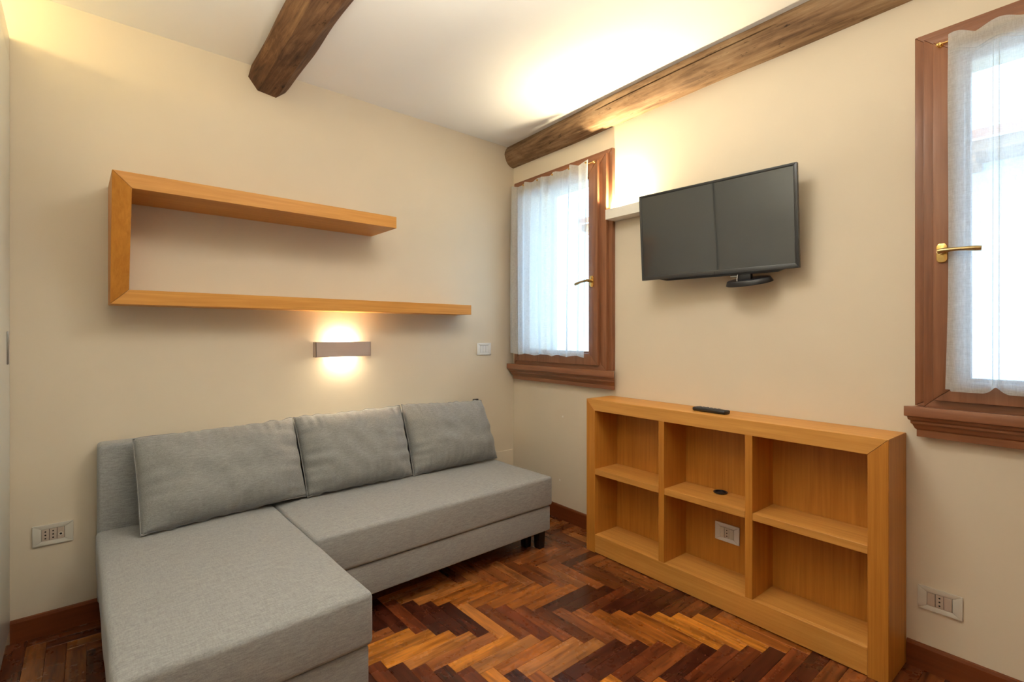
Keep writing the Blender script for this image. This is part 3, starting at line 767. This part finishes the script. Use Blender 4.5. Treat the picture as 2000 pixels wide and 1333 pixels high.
def cushion(label, BLc, BRc, TRc, TLc, th, seed, tabs=False):
    """loose back cushion through four corner points (world), bellied on both sides"""
    base = (Vector(BLc)+Vector(BRc))/2
    r = thing('back_cushion', label, 'cushion', base, 0, None)
    P = [Vector(p)-base for p in (BLc, BRc, TRc, TLc)]
    NU, NV = 64, 44; b = B(); Fv = {}; Kv = {}
    nrm = ((P[1]-P[0]).cross(P[3]-P[0])).normalized()      # points towards -y (the room)
    if nrm.y > 0: nrm = -nrm
    ux = (P[1]-P[0]).normalized(); uz = (P[3]-P[0]).normalized()
    for i in range(NU+1):
        for j in range(NV+1):
            u, v = i/NU, j/NV
            # edges drawn in a little between the corners
            a, c = 2*u-1, 2*v-1
            pin = .007; uu = u-pin*a*(1-c*c)*.9*abs(a)**3; vv = v-pin*c*(1-a*a)*1.3*abs(c)**3
            base_p = P[0]*(1-uu)*(1-vv)+P[1]*uu*(1-vv)+P[2]*uu*vv+P[3]*(1-uu)*vv
            prof = (max(0, 1-abs(a)**3.2)**.60)*(max(0, 1-abs(c)**3.0)**.62)
            edge = 1-min(1, min(1-abs(a), (1-abs(c))*.7)/.22)
            q = Vector((u*9+seed, v*6, seed*.7))
            w1 = noise.noise(q)*.010
            # gathers running in from the seams
            g1 = noise.noise(Vector((u*30+seed*3, v*1.6, 5)))*.016*max(0, abs(c)*1.5-.6) if abs(c) > abs(a)*.8 else 0
            g2 = noise.noise(Vector((u*1.6, v*12+seed*5, 9)))*.014*max(0, abs(a)*1.5-.6) if abs(a) > abs(c)*.8 else 0
            ear = .012*(abs(a)*abs(c))**6
            rim = (1 if 0 < i < NU and 0 < j < NV else 0)
            f = th*.74*prof+(w1*prof**.5+(g1+g2))*rim
            k = th*.38*prof
            wob = Vector((0, 0, .008*noise.noise(Vector((u*16, seed, c))))) if j in (0, NV) else Vector((0, 0, 0))
            p = base_p+wob
            Fv[i, j] = b.verts.new(p+nrm*max(f, 0))
            Kv[i, j] = Fv[i, j] if not rim else b.verts.new(p-nrm*k)
    for i in range(NU):
        for j in range(NV):
            for D_, rev in ((Fv, 0), (Kv, 1)):
                q = [D_[i, j], D_[i+1, j], D_[i+1, j+1], D_[i, j+1]]
                if rev: q.reverse()
                try: b.faces.new(q)
                except ValueError: pass
    me = finish(b, 'cover', M['fabric_cushion'], 0, 2, False); 
    for p in me.polygons: p.use_smooth = True
    link('cover', me, r)
    me.validate()
    # piped seam round the rim
    b = B(); rim = [Fv_ for Fv_ in []]
    pts = []
    def rimp(u, v):
        a, c = 2*u-1, 2*v-1; pin = .007; uu = u-pin*a*(1-c*c)*.9*abs(a)**3; vv = v-pin*c*(1-a*a)*1.3*abs(c)**3
        z = .008*noise.noise(Vector((u*16, seed, c))) if v in (0, 1) else 0
        return P[0]*(1-uu)*(1-vv)+P[1]*uu*(1-vv)+P[2]*uu*vv+P[3]*(1-uu)*vv+Vector((0, 0, z))
    for k in range(48): pts.append(rimp(k/48, 0))
    for k in range(32): pts.append(rimp(1, k/32))
    for k in range(48): pts.append(rimp(1-k/48, 1))
    for k in range(33): pts.append(rimp(0, 1-k/32))
    tube(b, pts, .0022, 6); part('seam', b, M['fabric_cushion'], r, smooth=True)
    if tabs:
        b = B(); p = P[2]+Vector((-.035, .012, .004)); box(b, p.x-.018, p.x+.018, p.y-.008, p.y+.008, p.z-.008, p.z+.007); part('zip_tab', b, M['black_plastic'], r, .002, 'small dark tab')
    return r
cushion('widest grey back cushion, leaning on the backrest over the chaise', (-2.163, -.330, .412), (-1.528, -.262, .412), (-1.548, -.128, .762), (-2.176, -.150, .752), .135, 1.7)
cushion('middle grey back cushion, gathered along its top edge', (-1.524, -.268, .408), (-.972, -.278, .408), (-.972, -.138, .772), (-1.545, -.130, .768), .14, 4.3)
cushion('grey back cushion nearest the window corner, with a small dark tab', (-.968, -.285, .408), (-.372, -.270, .402), (-.405, -.150, .752), (-.969, -.150, .778), .15, 8.9, True)

# ------------------------------------------------------------------ outside the windows
b = B(); box(b, .5, 12, -9, 6, -3.2, -3.0); tag(link('paving', finish(b, 'paving', M['pavement'])), kind='structure')
hs_ = thing('neighbouring_house', 'pale sunlit house seen faintly through the sheer curtains', 'house', (7.4, -2.0, -3.0))
b = B(); box(b, 0, .3, -7, 7, 0, 6.6); part('house_wall', b, M['stucco'], hs_)
b = B(); box(b, -.7, .5, -7.2, 7.2, 6.6, 6.75); part('eave', b, M['eave_wood'], hs_)
for k in range(24):
    b = B(); box(b, -.68, 0, -6.9+k*.6, -6.78+k*.6, 6.48, 6.6); part('rafter', b, M['eave_wood'], hs_)
b = B(); prism(b, [(-.8, 6.75), (3.5, 8.0), (3.5, 8.1), (-.8, 6.87)], 'y', -7.2, 7.2); part('roof', b, M['roof_tile'], hs_)
for k in range(4):
    b = B(); box(b, -.02, .02, -5.2+k*3.1, -4.2+k*3.1, 3.2, 4.9); f = part('window', b, M['dark_plastic'], hs_)
    b = B(); box(b, -.06, -.01, -5.7+k*3.1, -5.2+k*3.1, 3.2, 4.9); part('shutter', b, M['shutter'], f)
    b = B(); box(b, -.06, -.01, -4.2+k*3.1, -3.7+k*3.1, 3.2, 4.9); part('shutter', b, M['shutter'], f)
